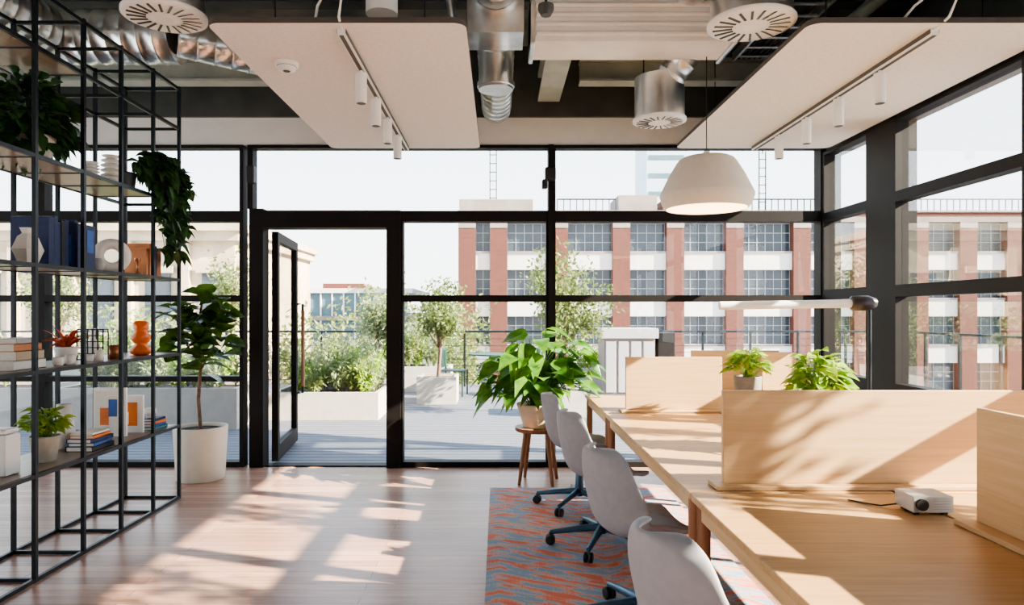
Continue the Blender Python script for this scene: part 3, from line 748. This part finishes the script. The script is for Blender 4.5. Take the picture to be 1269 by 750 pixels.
# ------------------------------------------------------------ buildings across the street
b=B('street_ground'); b.box(ASPH,-200,200,14.2,400,-18.2,-18); b.done()
b=B('brick_warehouse'); Y=52
piers=[-2.4,0,4.6,9.3,13.4,17.9,23.0,27.6,31.9,35.6,39.2,43.5,48,52.5]
pw=.66
b.box(CONC2,-3.0,53,Y+.9,Y+20,-18,9.0)
b.box(CONC2,-3.1,53.1,Y-.25,Y+.6,8.35,8.75); b.box(BRICK,-3.0,53,Y-.1,Y+.6,8.75,9.1); b.box(CONC2,-3.1,53.1,Y-.2,Y+.6,9.1,9.25)
b.box(CONC2,-3.0,2.6,Y-.1,Y+3,9.25,10.1)
b.box(CONC2,9.3,12.3,Y+1,Y+5,9.0,10.6); b.box(BRICK,13,15,Y+2,Y+5,9.0,10.4)
nf=7
for i,x in enumerate(piers):
    b.box(BRICK,x-pw,x+pw,Y-.3,Y+1,-18,8.35)
    b.box(CONC2,x-pw,x+pw,Y-.34,Y-.3,7.9,8.35)
for i in range(len(piers)-1):
    xa,xb=piers[i]+pw,piers[i+1]-pw
    for f in range(nf):
        wt=8.3-f*3.55; wb=wt-2.15
        b.box(CONC,xa,xb,Y,Y+1,wb-1.4,wb)
        b.box(CONC2,xa,xb,Y-.1,Y,wb-.14,wb)
        b.box(WGL,xa,xb,Y+.45,Y+.5,wb,wt)
        nv=max(2,int((xb-xa)/.6))
        for k in range(nv+1):
            xx=xa+(xb-xa)*k/nv; b.box(MUNT,xx-.025,xx+.025,Y+.40,Y+.45,wb,wt)
        for k in range(4):
            zz=wb+(wt-wb)*k/3; b.box(MUNT,xa,xb,Y+.41,Y+.45,zz-.025,zz+.025)
for (xa,xb) in ((4.5,9),(19.5,25),(30,45)):
    n=int((xb-xa)/.5)
    for k in range(n+1): b.box(STEEL,xa+k*.5-.03,xa+k*.5+.03,Y+.5,Y+.56,9.25,10.2)
    b.box(STEEL,xa,xb,Y+.48,Y+.58,10.15,10.25)
b.done()
for x,z1 in ((-.6,19.5),(28.6,19.0)):
    b=B('lattice_mast'); y=74
    for dx in (-.35,.35): b.box(STEEL,x+dx-.05,x+dx+.05,y,y+.1,-18,z1)
    n=40
    for k in range(n): b.box(STEEL,x-.35,x+.35,y,y+.1,-18+k*(z1+18)/n,-17.92+k*(z1+18)/n)
    b.tube(STEEL,[(x,y,z1-.3),(x,y,z1+1.5)],.06,6)
    b.done()
b=B('office_tower'); b.box(PALE,26,33,120,130,-18,36)
for k in range(14): b.box(TEALG,26.4,32.6,119.9,120,-10+k*3.2,-9.2+k*3.2)
b.done()
b=B('sandstone_building'); b.box(SAND,-34,-11.6,30,42,-18,4.6); b.box(SAND,-34.3,-11.3,29.6,42,4.6,5.0); b.box(SAND,-34.5,-11.1,29.3,42,5.0,5.35)
for k in range(9):
    x=-33+k*2.5; b.box(WGL,x,x+1.1,29.9,30,.6,3.2); b.box(SAND,x-.2,x+1.3,29.7,29.9,3.2,3.5); b.box(SAND,x-.2,x+1.3,29.7,29.9,.4,.6); b.box(SAND,x-.9,x-.5,29.7,30,-5,4.6)
    b.box(WGL,x,x+1.1,29.9,30,-3.6,-.8)
b.done()
b=B('low_office_block'); b.box(CONC,-20,-5,60,75,-18,1.5); b.box(TEALG,-19.8,-8,59.8,60,-1,3.2); b.box(CONC,-20,-7.5,59.5,75,3.2,3.6); b.box(BRICK,-17,-13,66,70,3.6,4.3)
for k in range(12): b.box(WHITE,-19.6+k,-19.5+k,59.6,59.8,-1,3.2)
b.box(CONC2,-20,-5,59.5,60,.8,1.2); b.done()
for i,(x,y,h,r) in enumerate(((-9,34,2.6,2.3),(-5.5,36,3.0,2.4),(-2,38,2.4,2.2),(-14,26,2,2.0))):
    tree('street_tree',x,y,h,r,OLIVE,3000,40+i,False,.35,-18)

# ------------------------------------------------------------ lighting
w=bpy.data.worlds.new('sky'); bpy.context.scene.world=w; w.use_nodes=True; n=w.node_tree; bg=n.nodes['Background']
tc=n.nodes.new('ShaderNodeTexCoord'); sp=n.nodes.new('ShaderNodeSeparateXYZ'); rp=n.nodes.new('ShaderNodeValToRGB')
n.links.new(tc.outputs['Generated'],sp.inputs[0]); n.links.new(sp.outputs['Z'],rp.inputs[0])
e=rp.color_ramp.elements; e[0].position=0; e[0].color=(1,.985,.975,1); e[1].position=.8; e[1].color=(.5,.70,1,1)
x=e.new(.2); x.color=(.86,.93,1,1)
n.links.new(rp.outputs[0],bg.inputs[0]); bg.inputs[1].default_value=4.2
L=bpy.data.lights.new('sun','SUN'); L.energy=40; L.angle=math.radians(.55); L.color=(1,.87,.69)
so=bpy.data.objects.new('sun',L); bpy.context.scene.collection.objects.link(so)
so.rotation_euler=Vector((-1,.32,-.56)).to_track_quat('-Z','Y').to_euler(); so.location=(10,-5,12)
L=bpy.data.lights.new('pendant_bulb','POINT'); L.energy=8; L.color=(1,.82,.6); L.shadow_soft_size=.05
lo=bpy.data.objects.new('pendant_bulb',L); lo.location=(px,py,pz+.15); bpy.context.scene.collection.objects.link(lo)
vs_=bpy.context.scene.view_settings
try:
    vs_.view_transform='AgX'; vs_.look='AgX - Medium High Contrast'
except Exception as ex: print(ex)

# ------------------------------------------------------------ camera
c=bpy.data.cameras.new('camera'); c.lens=24; c.sensor_width=36; c.sensor_fit='HORIZONTAL'
c.shift_x=16.5/1269; c.shift_y=13/1269; c.clip_start=.05; c.clip_end=600
co=bpy.data.objects.new('camera',c); co.location=(0,0,1.45); co.rotation_euler=(math.radians(90),0,0)
bpy.context.scene.collection.objects.link(co); bpy.context.scene.camera=co
